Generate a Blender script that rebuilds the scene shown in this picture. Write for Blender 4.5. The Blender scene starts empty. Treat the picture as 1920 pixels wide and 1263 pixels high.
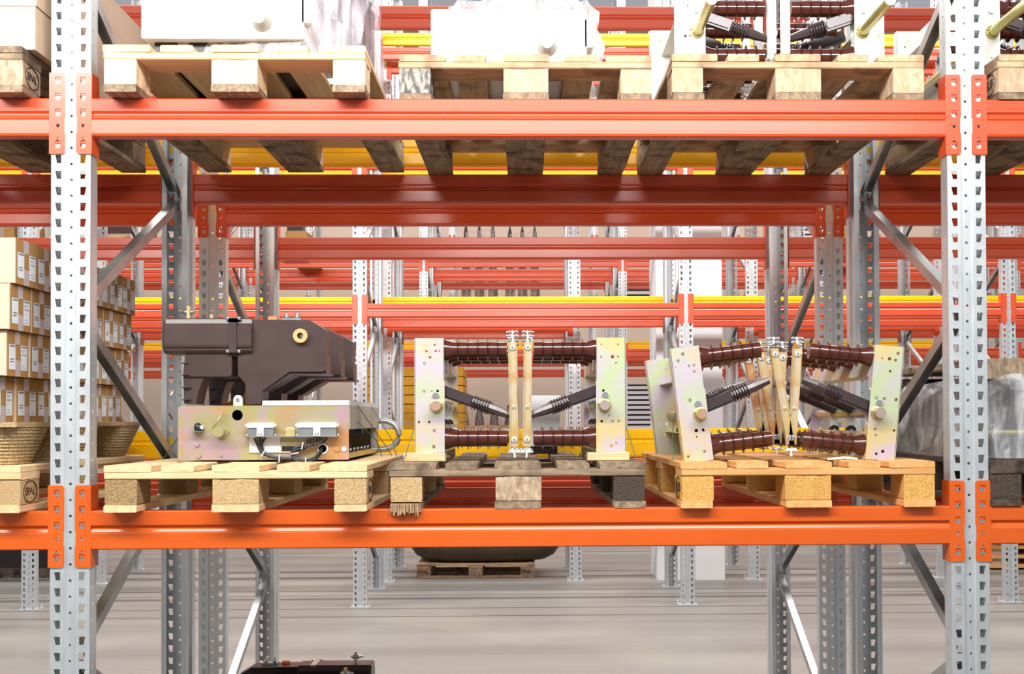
import bpy, math, random
from mathutils import Vector, Matrix
from mathutils.geometry import tessellate_polygon
random.seed(7)
C = bpy.context.scene.collection
S = bpy.context.scene
PI = math.pi

# ---------------------------------------------------------------- camera
CH, YAW, PITCH, ROLL, FP, SX, SY = 1.5974, -.0218, .0176, .0042, 2251.2, 71.6, 116.7
def _m():
    a = Matrix(((math.cos(YAW), math.sin(YAW), 0), (-math.sin(YAW), math.cos(YAW), 0), (0, 0, 1)))
    b = Matrix(((1, 0, 0), (0, math.cos(PITCH), math.sin(PITCH)), (0, -math.sin(PITCH), math.cos(PITCH))))
    c = Matrix(((math.cos(ROLL), 0, -math.sin(ROLL)), (0, 1, 0), (math.sin(ROLL), 0, math.cos(ROLL))))
    return c @ b @ a
CM = _m()
cam = bpy.data.cameras.new('camera'); cam_o = bpy.data.objects.new('camera', cam); C.objects.link(cam_o)
r, f, u = CM[0], CM[1], CM[2]
cam_o.matrix_world = Matrix(((r[0], u[0], -f[0], 0), (r[1], u[1], -f[1], 0), (r[2], u[2], -f[2], CH), (0, 0, 0, 1)))
cam.sensor_width = 36; cam.lens = FP * 36 / 1920
cam.shift_x = -SX / 1920; cam.shift_y = SY / 1920
cam.clip_end = 200
S.camera = cam_o

def at(px, py, D):
    """world X, Z of the thing seen at (px, py) when it stands at depth Y = D"""
    vx, vz = (px - 960 - SX) / FP, -(py - 631.5 - SY) / FP
    d = CM.transposed() @ Vector((vx, 1, vz))
    return d.x / d.y * D, CH + d.z / d.y * D

# ---------------------------------------------------------------- world, lights, exposure
w = bpy.data.worlds.new('hall'); S.world = w; w.use_nodes = True
bg = w.node_tree.nodes['Background']; bg.inputs[0].default_value = (.93, .95, 1, 1); bg.inputs[1].default_value = .39
def area(name, loc, rot, sx, sy, power, col=(1, .98, .95)):
    l = bpy.data.lights.new(name, 'AREA'); l.shape = 'RECTANGLE'; l.size = sx; l.size_y = sy; l.energy = power; l.color = col
    o = bpy.data.objects.new(name, l); o.location = loc; o.rotation_euler = rot; C.objects.link(o); return o
area('aisle_or_fill_lamp', (-.9, 1.9, 3.55), (math.radians(42), 0, 0), 5.5, .45, 255)
area('aisle_or_fill_lamp', (0, -6, 7.0), (math.radians(50), 0, 0), 16, 1.2, 200)  # added fill light behind the camera, not one of the aisle lamps
area('aisle_or_fill_lamp', (-.3, 8.4, 6.6), (math.radians(8), 0, 0), 14, .6, 1150)
area('aisle_or_fill_lamp', (0, 15.1, 8.2), (0, 0, 0), 20, .6, 1100)
area('aisle_or_fill_lamp', (0, 21.8, 8.6), (0, 0, 0), 26, .6, 900)
area('aisle_or_fill_lamp', (0, 28.6, 9), (0, 0, 0), 26, .6, 900)
S.view_settings.view_transform = 'Standard'; S.view_settings.look = 'None'
S.view_settings.exposure = .02; S.view_settings.gamma = 1; S.view_settings.use_curve_mapping = False

# ---------------------------------------------------------------- materials
def lin(c):
    return tuple([((v / 255 + .055) / 1.055) ** 2.4 if v > 10 else v / 255 / 12.92 for v in c] + [1])
def mat(name, col, rough=.5, metal=0, col2=None, scale=(8, 8, 8), detail=4, lo=.35, hi=.65, bump=0, bscale=None,
        col3=None, s3=3, spec=.5, alpha=1, coat=0, rvar=0, rand=0, dist=0):
    m = bpy.data.materials.new(name); m.use_nodes = True; n = m.node_tree.nodes; L = m.node_tree.links
    b = n['Principled BSDF']; b.inputs['Base Color'].default_value = lin(col)
    b.inputs['Roughness'].default_value = rough; b.inputs['Metallic'].default_value = metal
    b.inputs['Specular IOR Level'].default_value = spec; b.inputs['Alpha'].default_value = alpha
    b.inputs['Coat Weight'].default_value = coat; b.inputs['Coat Roughness'].default_value = .15
    tc = n.new('ShaderNodeTexCoord'); mp = n.new('ShaderNodeMapping'); L.new(tc.outputs['Object'], mp.inputs[0])
    mp.inputs['Scale'].default_value = scale
    src = mp.outputs[0]
    oi = None
    if rand:
        oi = n.new('ShaderNodeObjectInfo'); ad = n.new('ShaderNodeVectorMath'); ad.operation = 'ADD'
        sc = n.new('ShaderNodeVectorMath'); sc.operation = 'SCALE'; sc.inputs[3].default_value = 37.0
        cb = n.new('ShaderNodeCombineXYZ')
        for k in range(3): L.new(oi.outputs['Random'], cb.inputs[k])
        L.new(cb.outputs[0], sc.inputs[0]); L.new(src, ad.inputs[0]); L.new(sc.outputs[0], ad.inputs[1]); src = ad.outputs[0]
    out = None
    if col2:
        t = n.new('ShaderNodeTexNoise'); t.inputs['Scale'].default_value = 1; t.inputs['Detail'].default_value = detail
        t.inputs['Distortion'].default_value = dist
        L.new(src, t.inputs['Vector'])
        rp = n.new('ShaderNodeValToRGB'); rp.color_ramp.elements[0].position = lo; rp.color_ramp.elements[1].position = hi
        rp.color_ramp.elements[0].color = lin(col); rp.color_ramp.elements[1].color = lin(col2)
        L.new(t.outputs[0], rp.inputs[0]); out = rp.outputs[0]
        if rvar:
            mr = n.new('ShaderNodeMapRange'); mr.inputs[3].default_value = rough - rvar; mr.inputs[4].default_value = rough + rvar
            L.new(t.outputs[0], mr.inputs[0]); L.new(mr.outputs[0], b.inputs['Roughness'])
    if col3:
        t3 = n.new('ShaderNodeTexNoise'); t3.inputs['Scale'].default_value = s3; t3.inputs['Detail'].default_value = 2
        L.new(tc.outputs['Object'], t3.inputs['Vector'])
        r3 = n.new('ShaderNodeValToRGB'); r3.color_ramp.elements[0].position = .5; r3.color_ramp.elements[1].position = .66
        r3.color_ramp.elements[0].color = (0, 0, 0, 1); r3.color_ramp.elements[1].color = (1, 1, 1, 1)
        L.new(t3.outputs[0], r3.inputs[0])
        mx = n.new('ShaderNodeMixRGB'); L.new(r3.outputs[0], mx.inputs[0])
        if out: L.new(out, mx.inputs[1])
        else: mx.inputs[1].default_value = lin(col)
        mx.inputs[2].default_value = lin(col3); out = mx.outputs[0]
    if rand and out:
        hs = n.new('ShaderNodeHueSaturation'); mr2 = n.new('ShaderNodeMapRange')
        mr2.inputs[3].default_value = 1 - rand; mr2.inputs[4].default_value = 1 + rand
        L.new(oi.outputs['Random'], mr2.inputs[0]); L.new(mr2.outputs[0], hs.inputs['Value']); L.new(out, hs.inputs['Color']); out = hs.outputs[0]
    if out: L.new(out, b.inputs['Base Color'])
    if bump:
        tb = n.new('ShaderNodeTexNoise'); tb.inputs['Detail'].default_value = 3
        if bscale is None: tb.inputs['Scale'].default_value = 1; L.new(src, tb.inputs['Vector'])
        else: tb.inputs['Scale'].default_value = bscale; L.new(tc.outputs['Object'], tb.inputs['Vector'])
        bp = n.new('ShaderNodeBump'); bp.inputs['Strength'].default_value = bump; bp.inputs['Distance'].default_value = .004
        L.new(tb.outputs[0], bp.inputs['Height']); L.new(bp.outputs[0], b.inputs['Normal'])
    return m
GALV = mat('galvanised_steel', (204, 210, 213), .36, .6, (216, 221, 223), (40, 40, 8), rvar=.05)
GALVD = mat('dull_galvanised_steel', (150, 156, 158), .32, .8, (190, 194, 194), (6, 6, 6), rvar=.08)
ORANGE = mat('orange_paint', (206, 86, 24), .26, 0, (210, 92, 28), (3, 3, 3), spec=.5)
RED = mat('vermilion_paint', (202, 70, 30), .3, 0, (208, 76, 34), (3, 3, 3), spec=.9)
YEL = mat('yellow_paint', (255, 202, 0), .35, 0, (252, 196, 0), (3, 3, 3), spec=.5)
def wood(name, a, b_, axis, c3=None):
    sc = (60, 4, 60) if axis == 'y' else (4, 60, 60)
    return mat(name, a, .75, 0, b_, sc, bump=.5, rand=.1, lo=.3, hi=.7, spec=.2, col3=c3, s3=9, dist=.6)
def chip(name, a, b_):
    return mat(name, a, .85, 0, b_, (300, 220, 300), bump=.6, lo=.35, hi=.65, spec=.15, rand=.06)
W = {}
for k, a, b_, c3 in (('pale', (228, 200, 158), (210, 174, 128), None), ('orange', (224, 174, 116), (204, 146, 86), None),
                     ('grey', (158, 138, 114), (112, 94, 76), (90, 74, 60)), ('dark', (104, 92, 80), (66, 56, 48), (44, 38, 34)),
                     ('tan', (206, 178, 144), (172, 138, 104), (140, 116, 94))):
    W[k] = (wood('wood_%s_long' % k, a, b_, 'y', c3), wood('wood_%s_cross' % k, a, b_, 'x', c3))
CH_ = {'pale': chip('chipboard_pale', (206, 180, 136), (160, 128, 86)), 'brown': chip('chipboard_brown', (176, 150, 108), (120, 96, 64)),
       'orange': chip('chipboard_orange', (226, 180, 106), (186, 134, 66)), 'dark': chip('block_dark', (92, 80, 70), (52, 44, 38)),
       'grey': mat('block_grey', (186, 164, 138), .8, 0, (140, 118, 94), (60, 60, 30), bump=.5, rand=.08, dist=.5), 'sooty': mat('block_sooty', (160, 154, 144), .8, 0, (84, 82, 80), (60, 60, 30), lo=.42, hi=.58, bump=.5),
       'solid': mat('block_solid', (228, 206, 170), .8, 0, (206, 178, 138), (22, 22, 50), bump=.4, rand=.05, dist=1.5), 'rough': mat('block_rough', (202, 176, 146), .8, 0, (172, 146, 116), (60, 60, 30), bump=.5, rand=.08, dist=.5, col3=(196, 156, 124), s3=14)}
INK = mat('stamp_ink', (40, 26, 20), .8)
ZINC = mat('passivated_zinc', (164, 162, 106), .34, .35, (176, 150, 158), (6, 6, 6), lo=.38, hi=.62, col3=(190, 142, 92), s3=7, dist=1.6)
ZINCG = mat('greenish_zinc_plate', (188, 202, 160), .34, .3, (202, 186, 206), (7, 7, 5), lo=.38, hi=.62, col3=(214, 194, 138), s3=7, dist=1.4)
ZINCW = mat('pale_zinc_plate', (236, 238, 226), .4, .2, (230, 230, 232), (4, 4, 3))
GOLD = mat('yellow_chromate_bar', (214, 190, 122), .3, .5, (220, 202, 176), (30, 30, 16), lo=.35, hi=.6, col3=(208, 150, 100), s3=14)
GOLDR = mat('yellow_chromate_shaft', (190, 182, 100), .28, .6, (206, 196, 130), (20, 20, 20))
GLAZE = mat('brown_glaze', (74, 34, 26), .12, 0, (80, 38, 30), (5, 5, 5), spec=.6)
BROWN = mat('brown_moulded_resin', (62, 48, 46), .33, 0, (70, 56, 53), (9, 9, 9), spec=.5, bump=.05, bscale=40)
ARM = mat('dark_brown_arm', (56, 44, 46), .3, 0, (64, 52, 53), (9, 9, 9), spec=.6)
BLACK = mat('black_rubber', (22, 22, 24), .4, 0)
DARKM = mat('black_moulding', (30, 22, 20), .3, 0, (40, 30, 28), (8, 8, 8))
LGREY = mat('light_grey_plastic', (206, 208, 212), .45, 0, (212, 214, 217), (4, 4, 4))
GREYP = mat('grey_painted_sheet', (160, 158, 150), .5, 0, (166, 164, 156), (4, 4, 4))
WHITE = mat('white_painted_steel', (228, 228, 226), .5, 0, (224, 224, 224), (4, 4, 4))
STEEL = mat('bright_steel', (205, 210, 214), .25, .9)
TANP = mat('tan_bushing', (206, 160, 104), .5)
ORCAP = mat('copper_orange_cap', (214, 110, 60), .45)
BLUE = mat('blue_plastic', (30, 80, 150), .4)
GREENW = mat('green_cord', (70, 96, 76), .6)
CARD = mat('brown_cardboard', (166, 126, 76), .85, 0, (158, 118, 70), (2, 2, 20), spec=.15)
CARDP = mat('pale_cardboard', (206, 180, 156), .85, 0, (198, 172, 148), (2, 2, 20), spec=.15)
PAPER = mat('label_paper', (214, 218, 224), .7)
TAPE = mat('packing_tape', (186, 172, 172), .3, 0, (176, 164, 166), (20, 20, 60))
PRINT = mat('label_print', (110, 112, 122), .8)
PRINTD = mat('label_print_dark', (60, 60, 66), .8)
MOULD = mat('pressed_wood', (196, 172, 130), .9, 0, (140, 114, 78), (160, 160, 200), bump=.6, spec=.15)
CONC = mat('polished_concrete', (132, 129, 124), .42, 0, (122, 119, 115), (.5, 5, 1), lo=.2, hi=.8, col3=(138, 135, 127), s3=.7, spec=.4, rvar=.06)
FLOOR_STRIP = mat('dark_floor_strip', (84, 76, 72), .7)
WALLM = mat('warm_wall', (206, 184, 166), .9, 0, (200, 178, 160), (.3, .3, .3))
COLM = mat('white_column_paint', (222, 222, 224), .8, 0, (216, 216, 220), (.6, .6, .6))
MUST = mat('mustard_paint', (196, 140, 12), .5, 0, (182, 128, 14), (2, 2, 8))
def film(name, col, a):
    m = bpy.data.materials.new(name); m.use_nodes = True; n = m.node_tree.nodes; L = m.node_tree.links
    b = n['Principled BSDF']; b.inputs['Base Color'].default_value = lin(col); b.inputs['Roughness'].default_value = .22
    b.inputs['Specular IOR Level'].default_value = .7
    tc = n.new('ShaderNodeTexCoord'); mp = n.new('ShaderNodeMapping'); mp.inputs['Scale'].default_value = (26, 9, 5); mp.inputs['Rotation'].default_value = (.2, .9, .3)
    t = n.new('ShaderNodeTexNoise'); t.inputs['Scale'].default_value = 1; t.inputs['Detail'].default_value = 4; t.inputs['Distortion'].default_value = .7
    L.new(tc.outputs['Object'], mp.inputs[0]); L.new(mp.outputs[0], t.inputs['Vector'])
    rp = n.new('ShaderNodeMapRange'); rp.inputs[1].default_value = .42; rp.inputs[2].default_value = .66; rp.inputs[3].default_value = a * .55; rp.inputs[4].default_value = min(1, a * 1.6)
    L.new(t.outputs[0], rp.inputs[0]); L.new(rp.outputs[0], b.inputs['Alpha'])
    bp = n.new('ShaderNodeBump'); bp.inputs['Strength'].default_value = .6; bp.inputs['Distance'].default_value = .02
    L.new(t.outputs[0], bp.inputs['Height']); L.new(bp.outputs[0], b.inputs['Normal'])
    return m
FILM = film('stretch_film', (240, 240, 242), .34)
FILMP = film('stretch_film_lilac', (226, 216, 228), .4)

# ---------------------------------------------------------------- mesh helpers
class MB:
    def __init__(s): s.v = []; s.f = []; s.m = []; s.mats = []; s.sm = []
    def mi(s, m):
        if m not in s.mats: s.mats.append(m)
        return s.mats.index(m)
    def add(s, vs, fs, m, smooth=False, tf=None):
        o = len(s.v); k = s.mi(m)
        s.v += [tuple(tf @ Vector(v)) for v in vs] if tf else [tuple(v) for v in vs]
        s.f += [tuple(i + o for i in q) for q in fs]; s.m += [k] * len(fs); s.sm += [smooth] * len(fs)
        return s
    def box(s, c0, c1, m, tf=None, bev=0):
        x0, y0, z0 = c0; x1, y1, z1 = c1
        if bev:
            b = bev; vs = []; 
            # rounded in x/z outline (8-gon), extruded along y
            pts = [(x0 + b, z0), (x1 - b, z0), (x1, z0 + b), (x1, z1 - b), (x1 - b, z1), (x0 + b, z1), (x0, z1 - b), (x0, z0 + b)]
            return s.prism(pts, y0, y1, m, tf)
        vs = [(x, y, z) for x in (x0, x1) for y in (y0, y1) for z in (z0, z1)]
        return s.add(vs, [(0, 1, 3, 2), (4, 6, 7, 5), (0, 4, 5, 1), (2, 3, 7, 6), (0, 2, 6, 4), (1, 5, 7, 3)], m, False, tf)
    def prism(s, pts, y0, y1, m, tf=None, holes=(), smooth=False):
        """outline (x, z) with optional holes, extruded along y"""
        loops = [list(pts)] + [list(h) for h in holes]
        flat = [p for l in loops for p in l]; n = len(flat)
        tri = tessellate_polygon([[Vector((p[0], p[1], 0)) for p in l] for l in loops])
        vs = [(p[0], y0, p[1]) for p in flat] + [(p[0], y1, p[1]) for p in flat]
        s.add(vs, [tuple(t) for t in tri] + [tuple(i + n for i in reversed(t)) for t in tri], m, False, tf)
        fs = []; o = 0
        for l in loops:
            k = len(l); fs += [(o + i, o + (i + 1) % k, n + o + (i + 1) % k, n + o + i) for i in range(k)]; o += k
        s.add(vs, fs, m, smooth, tf); return s
    def lathe(s, prof, m, tf=None, seg=16, smooth=True):
        """prof: (t along local x, radius)"""
        vs = []; fs = []
        for t, r in prof:
            for k in range(seg):
                a = 2 * PI * k / seg; vs.append((t, r * math.cos(a), r * math.sin(a)))
        for i in range(len(prof) - 1):
            for k in range(seg):
                fs.append((i * seg + k, i * seg + (k + 1) % seg, (i + 1) * seg + (k + 1) % seg, (i + 1) * seg + k))
        s.add(vs, fs, m, smooth, tf)
        s.add(vs[:seg], [tuple(range(seg))], m, False, tf); s.add(vs[-seg:], [tuple(range(seg))], m, False, tf)
        return s
    def cyl(s, p0, p1, r, m, seg=14, r1=None):
        p0, p1 = Vector(p0), Vector(p1); d = p1 - p0
        tf = Matrix.Translation(p0) @ d.to_track_quat('X', 'Z').to_matrix().to_4x4()
        return s.lathe([(0, r), (d.length, r if r1 is None else r1)], m, tf, seg)
    def tube(s, pts, r, m, seg=8):
        pts = [Vector(p) for p in pts]; vs = []; fs = []
        for i, p in enumerate(pts):
            d = (pts[min(i + 1, len(pts) - 1)] - pts[max(i - 1, 0)]).normalized()
            q = d.to_track_quat('X', 'Z').to_matrix()
            for k in range(seg):
                a = 2 * PI * k / seg; vs.append(p + q @ Vector((0, r * math.cos(a), r * math.sin(a))))
        for i in range(len(pts) - 1):
            for k in range(seg):
                fs.append((i * seg + k, i * seg + (k + 1) % seg, (i + 1) * seg + (k + 1) % seg, (i + 1) * seg + k))
        fs += [tuple(range(seg)), tuple(range(len(vs) - seg, len(vs)))]
        return s.add(vs, fs, m, True)
    def ring(s, c, R, r, m, axis='y', seg=24):
        pts = []
        for k in range(seg + 1):
            a = 2 * PI * k / seg
            pts.append((c[0] + R * math.cos(a), c[1], c[2] + R * math.sin(a)) if axis == 'y' else (c[0], c[1] + R * math.cos(a), c[2] + R * math.sin(a)))
        return s.tube(pts, r, m, 8)
    def mesh(s, name, weld=False):
        me = bpy.data.meshes.new(name); me.from_pydata(s.v, [], s.f)
        for m in s.mats: me.materials.append(m)
        me.polygons.foreach_set('material_index', s.m); me.polygons.foreach_set('use_smooth', s.sm)
        import bmesh
        bm = bmesh.new(); bm.from_mesh(me)
        bmesh.ops.remove_doubles(bm, verts=bm.verts, dist=1e-5)
        bmesh.ops.recalc_face_normals(bm, faces=bm.faces)
        if any(s.sm):
            for e in bm.edges:
                if len(e.link_faces) == 2 and e.calc_face_angle(0) > .7: e.smooth = False
        bm.to_mesh(me); bm.free(); me.update()
        return me
    def obj(s, name, parent=None, loc=None, rz=None):
        return ob(name, s.mesh(name), parent, loc, rz)
def ob(name, me, parent=None, loc=None, rz=None):
    o = bpy.data.objects.new(name, me); C.objects.link(o)
    if parent: o.parent = parent
    if loc: o.location = loc
    if rz is not None: o.rotation_euler.z = rz
    return o
def tag(o, label=None, cat=None, group=None, kind=None):
    if label: o['label'] = label
    if cat: o['category'] = cat
    if group: o['group'] = group
    if kind: o['kind'] = kind
    return o
def thing(name, label, cat, loc=(0, 0, 0), rz=0, group=None):
    o = ob(name, None, None, loc, rz); o.empty_display_size = .1; return tag(o, label, cat, group, 'thing')
def dup(o, loc=None, rz=None, label=None, group=None, parent=None):
    c = o.copy(); C.objects.link(c)
    if parent: c.parent = parent
    for ch in list(o.children): dup(ch, parent=c)
    if loc is not None: c.location = loc
    if rz is not None: c.rotation_euler.z = rz
    if label: c['label'] = label
    if group: c['group'] = group
    return c
def circ(x, z, r, n=12): return [(x + r * math.cos(2 * PI * k / n), z + r * math.sin(2 * PI * k / n)) for k in range(n)]
def text_mesh(txt, size, m, name='stamp'):
    cu = bpy.data.curves.new(name, 'FONT'); cu.body = txt; cu.size = size; cu.align_x = 'CENTER'; cu.align_y = 'CENTER'; cu.extrude = .0004
    o = bpy.data.objects.new(name, cu); C.objects.link(o)
    dg = bpy.context.evaluated_depsgraph_get(); me = bpy.data.meshes.new_from_object(o.evaluated_get(dg)); bpy.data.objects.remove(o)
    me.materials.clear(); me.materials.append(m); return me

# ---------------------------------------------------------------- setting
def struct(name, mb):
    o = mb.obj(name); o['kind'] = 'structure'; return o
struct('floor', MB().box((-16, -3, -.1), (16, 31.5, 0), CONC))
struct('wall_back', MB().box((-16, 31.5, 0), (16, 31.8, 12), WALLM))
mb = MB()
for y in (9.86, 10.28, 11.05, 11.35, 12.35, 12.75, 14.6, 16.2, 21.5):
    mb.box((-16, y, -.001), (16, y + (.022 if y < 11 else .03), .0015), FLOOR_STRIP)  # thin dark strips running across the floor
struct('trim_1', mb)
cx0, cx1 = at(1233, 1085, 12.0)[0], at(1357, 1085, 12.0)[0]
struct('trim_2', MB().box((cx0, 12.0, 0), (cx1, 12.62, 11), COLM).box((cx0 + .38, 11.985, 0), (cx1 + .01, 12.64, .36), WHITE))

# ---------------------------------------------------------------- rack steel
ROWS = {1: (3.771, 4.971), 2: (5.477, 6.668), 3: (10.364, 11.56), 4: (11.97, 13.17), 5: (17.0, 18.2), 6: (18.7, 19.9), 7: (23.7, 24.9)}
LV = {1: 1.322, 2: 2.610, 3: 3.89, 4: 5.19, 5: 6.49}
NTH = {1: 'first', 2: 'second', 3: 'third', 4: 'fourth', 5: 'fifth', 6: 'sixth', 7: 'seventh', 8: 'eighth', 9: 'ninth', 10: 'tenth', 11: 'eleventh'}

def strip(mb, a, b, nz, hole, m, tf):
    """a, b: (x, y) ends of a flat strip; hole(list of (u fraction-metres, z)) for one 50 mm module"""
    ln = math.hypot(b[0] - a[0], b[1] - a[1]); ux, uy = (b[0] - a[0]) / ln, (b[1] - a[1]) / ln
    if not hole:
        vs = [(a[0], a[1], 0), (b[0], b[1], 0), (b[0], b[1], nz * .05), (a[0], a[1], nz * .05)]
        mb.add(vs, [(0, 1, 2, 3)], m); return
    loops = [[(0, 0), (ln, 0), (ln, .05), (0, .05)], hole]
    flat = [p for l in loops for p in l]
    tri = tessellate_polygon([[Vector((p[0], p[1], 0)) for p in l] for l in loops])
    vs = []; fs = []
    for k in range(nz):
        o = len(vs); vs += [(a[0] + ux * p[0], a[1] + uy * p[0], p[1] + k * .05) for p in flat]
        fs += [tuple(i + o for i in t) for t in tri]
    mb.add(vs, fs, m)
def slot(u, w, top=1, z=.02):
    # keyhole slot: wide at the top, tapering downward on its outer side
    s = w / 2
    return [(u - s, z + .013), (u - s + .0015, z - .009), (u - s + .004, z - .012), (u + s - .004, z - .012), (u + s - .0015, z - .009), (u + s, z + .013)]
def upright_mesh(H, solid, m):
    mb = MB(); nz = int(H / .05)
    n = 8 if solid else 6
    a = .06
    def slot2(u, w, flip):
        z = .02; s = w / 2; k = .0055
        p = [(u - s, z + .013), (u - s + k, z - .0125), (u + s, z - .0125), (u + s, z + .013)]
        if flip: p = [(2 * u - q[0], q[1]) for q in reversed(p)]
        return p
    strip(mb, (-a, 0), (-.018, 0), nz, slot2(.021, .019, False), m, None)
    strip(mb, (-.018, 0), (-.0155, .005), nz, None, m, None)
    strip(mb, (-.0155, .005), (-.006, .005), nz, None, m, None)
    strip(mb, (-.006, .005), (.006, .005), nz, circ(.006, .006, .0047, n), m, None)
    strip(mb, (.006, .005), (.0155, .005), nz, None, m, None)
    strip(mb, (.0155, .005), (.018, 0), nz, None, m, None)
    strip(mb, (.018, 0), (a, 0), nz, slot2(.021, .019, True), m, None)
    for s in (-1, 1):
        strip(mb, (s * a, 0), (s * a, .044), nz, circ(.024, .033, .004, n), m, None)
        strip(mb, (s * a, .044), (s * .05, .056), nz, None, m, None)
        strip(mb, (s * .05, .056), (s * .05, .088), nz, None, m, None)
        strip(mb, (s * .05, .088), (s * .03, .088), nz, None, m, None)
    me = mb.mesh('upright'); return me
UP = {}
def brace_mesh(p0, p1, m, flip):
    """C channel from p0 to p1 in the y-z plane"""
    d = Vector(p1) - Vector(p0); L_ = d.length
    t = .0022; hw = .017; fl = .036
    sec = [(-hw, 0), (hw, 0), (hw, fl), (hw - t, fl), (hw - t, t), (-hw + t, t), (-hw + t, fl), (-hw, fl)]
    if flip: sec = [(x, -z) for x, z in sec]
    mb = MB(); mb.prism([(x, z) for x, z in sec], 0, L_, m)
    me = mb.mesh('brace'); ang = math.atan2(d.z, d.y)
    me.transform(Matrix.Translation(p0) @ Matrix.Rotation(ang, 4, 'X') @ Matrix.Translation((0, 0, (-fl / 2 if not flip else fl / 2))))
    return me
FR = {}
def make_frame(row, H, node, m, mb_):
    F, R = ROWS[row]; dep = R - F
    key = 'solid' if row < 3 else 'plain'
    if (H, key) not in UP: UP[(H, key)] = upright_mesh(H, row < 3, m)
    t = thing('rack_stand', 'x', 'rack stand')
    for k in (0, 1):
        o = ob('upright', UP[(H, key)], t)
        if k: o.location.y = dep; o.rotation_euler.z = PI
        if row < 3:
            sm = o.modifiers.new('sheet', 'SOLIDIFY'); sm.thickness = .0022; sm.offset = 0
    z = node
    y0, y1 = .072, dep - .072
    up = True
    if z > .6: z -= .55; up = False
    while z + .55 < H - .1:   # zigzag: rear node, front node, ...
        if z > .03:
            p0, p1 = ((0, y1, z + .02), (0, y0, z + .53)) if up else ((0, y0, z + .02), (0, y1, z + .53))
            me = brace_mesh(p0, p1, mb_, not up); ob('brace', me, t)
        z += .55; up = not up
    bm = MB().box((-.085, -.03, 0), (.085, .115, .008), m)
    for sx in (-.07, .07): bm.cyl((sx, .1, .006), (sx, .1, .03), .009, STEEL, 6)
    me = bm.mesh('base_plate')
    ob('base_plate', me, t); o = ob('base_plate', me, t); o.location.y = dep; o.rotation_euler.z = PI
    return t

BAY = 1.41
XS = {1: [-1.41, 1.41], 2: [-1.41, 1.41], 3: [-4.23, -1.41, 1.41, 4.23], 4: [-4.2, -1.375, .51, 2.29, 4.2],
      5: [-7.05, -4.23, -1.41, 1.41, 4.23, 7.05], 6: [-7.05, -4.23, -1.41, 1.41, 4.23, 7.05], 7: [-9.87, -7.05, -4.23, -1.41, 1.41, 4.23, 7.05, 9.87]}
HT = {1: 4.4, 2: 4.4, 3: 6.2, 4: 6.2, 5: 8, 6: 8, 7: 8}
NODE = {1: .3, 2: .75, 3: .27, 4: .27, 5: .27, 6: .27, 7: .27}
ROWN = {1: 'nearest rack row', 2: 'second rack row back to back behind it', 3: 'third rack row across the aisle', 4: 'fourth rack row', 5: 'fifth rack row', 6: 'sixth rack row', 7: 'seventh and farthest rack row'}
def seen(row, x0, x1):
    D = ROWS[row][1]; return x1 > at(-25, 700, D)[0] and x0 < at(1945, 700, D)[0]
XS = {r_: [x for x in v if seen(r_, x - .1, x + .1)] for r_, v in XS.items()}
def nth_lr(i, n):
    if n == 2: return ('left', 'right')[i]
    return '%s from left' % NTH[i + 1]
for row in ROWS:
    base = make_frame(row, HT[row], NODE[row], GALV, GALVD)
    for i, x in enumerate(XS[row]):
        lb = 'perforated galvanised rack stand, %s one of the %s' % (nth_lr(i, len(XS[row])), ROWN[row])
        x_ = x - .003
        if i == 0: base.location = (x_, ROWS[row][0], 0); t = base; t['label'] = lb; t['group'] = 'rack stands of the %s row' % NTH[row]
        else: t = dup(base, (x_, ROWS[row][0], 0), None, lb)

# beams -------------------------------------------------------------------
def beam_profile(kind):
    if kind == 'B':
        fr = [(.003, 0), (0, -.004), (0, -.044), (.009, -.051), (.009, -.054), (.0055, -.058), (.0015, -.065), (0, -.071), (0, -.117), (.003, -.12)]
    else:
        fr = [(.003, 0), (0, -.004), (.001, -.040), (.009, -.047), (.009, -.051), (.0055, -.055), (.0025, -.0605), (.002, -.062), (.006, -.064), (.001, -.068), (0, -.11), (.003, -.117), (.008, -.12)]
    bk = [(.052 - y, z) for y, z in reversed(fr)]
    return fr + bk
def sweep_x(mb, prof, x0, x1, m):
    n = len(prof); vs = [(x0, y, z) for y, z in prof] + [(x1, y, z) for y, z in prof]
    mb.add(vs, [(i, (i + 1) % n, n + (i + 1) % n, n + i) for i in range(n)] + [tuple(range(n)), tuple(range(n, 2 * n))], m)
def connector_mesh(side, m, detail=True):
    """side=+1: connector at the beam's left end (lies on the upright to its left). origin: upright centre, beam top"""
    mb = MB(); x0, x1 = .017, .064
    out = [(x0 + .006, .08), (x1, .08), (x1, -.175), (x0 + .006, -.175), (x0, -.168), (x0, -.11), (x0 + .003, -.105), (x0 + .003, -.06), (x0, -.055), (x0, .074)]
    hl = []
    if detail:
        for z in (.055, .005, -.045, -.145):
            hl.append([(.039 - .0085, z + .011), (.039 - .0085, z - .004), (.039 - .004, z - .0115), (.039 + .004, z - .0115), (.039 + .0085, z - .004), (.039 + .0085, z + .011)])
        hl.append(circ(.039, -.086, .0055, 10)); hl.append([(.037, -.122), (.037, -.134), (.042, -.134), (.042, -.122)])
    mb.prism([(side * x, z) for x, z in out], -.0055, -.0015, m, None, [[(side * x, z) for x, z in h] for h in hl])
    mb.box((side * (x1 - .002) if side > 0 else -x1 - .002, -.0055, -.175), (x1 + .002 if side > 0 else -x1 + .002, .062, .08), m)
    if detail:
        for z in (.055, .005, -.045, -.145):
            mb.box((side * .039 - .0075, -.003, z + .003), (side * .039 + .0075, .006, z + .011), m)
            mb.box((side * .039 - .006, .0, z - .010), (side * .039 + .006, .003, z + .003), STEEL)
    return mb.mesh('connector')
CONN = {}
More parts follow.
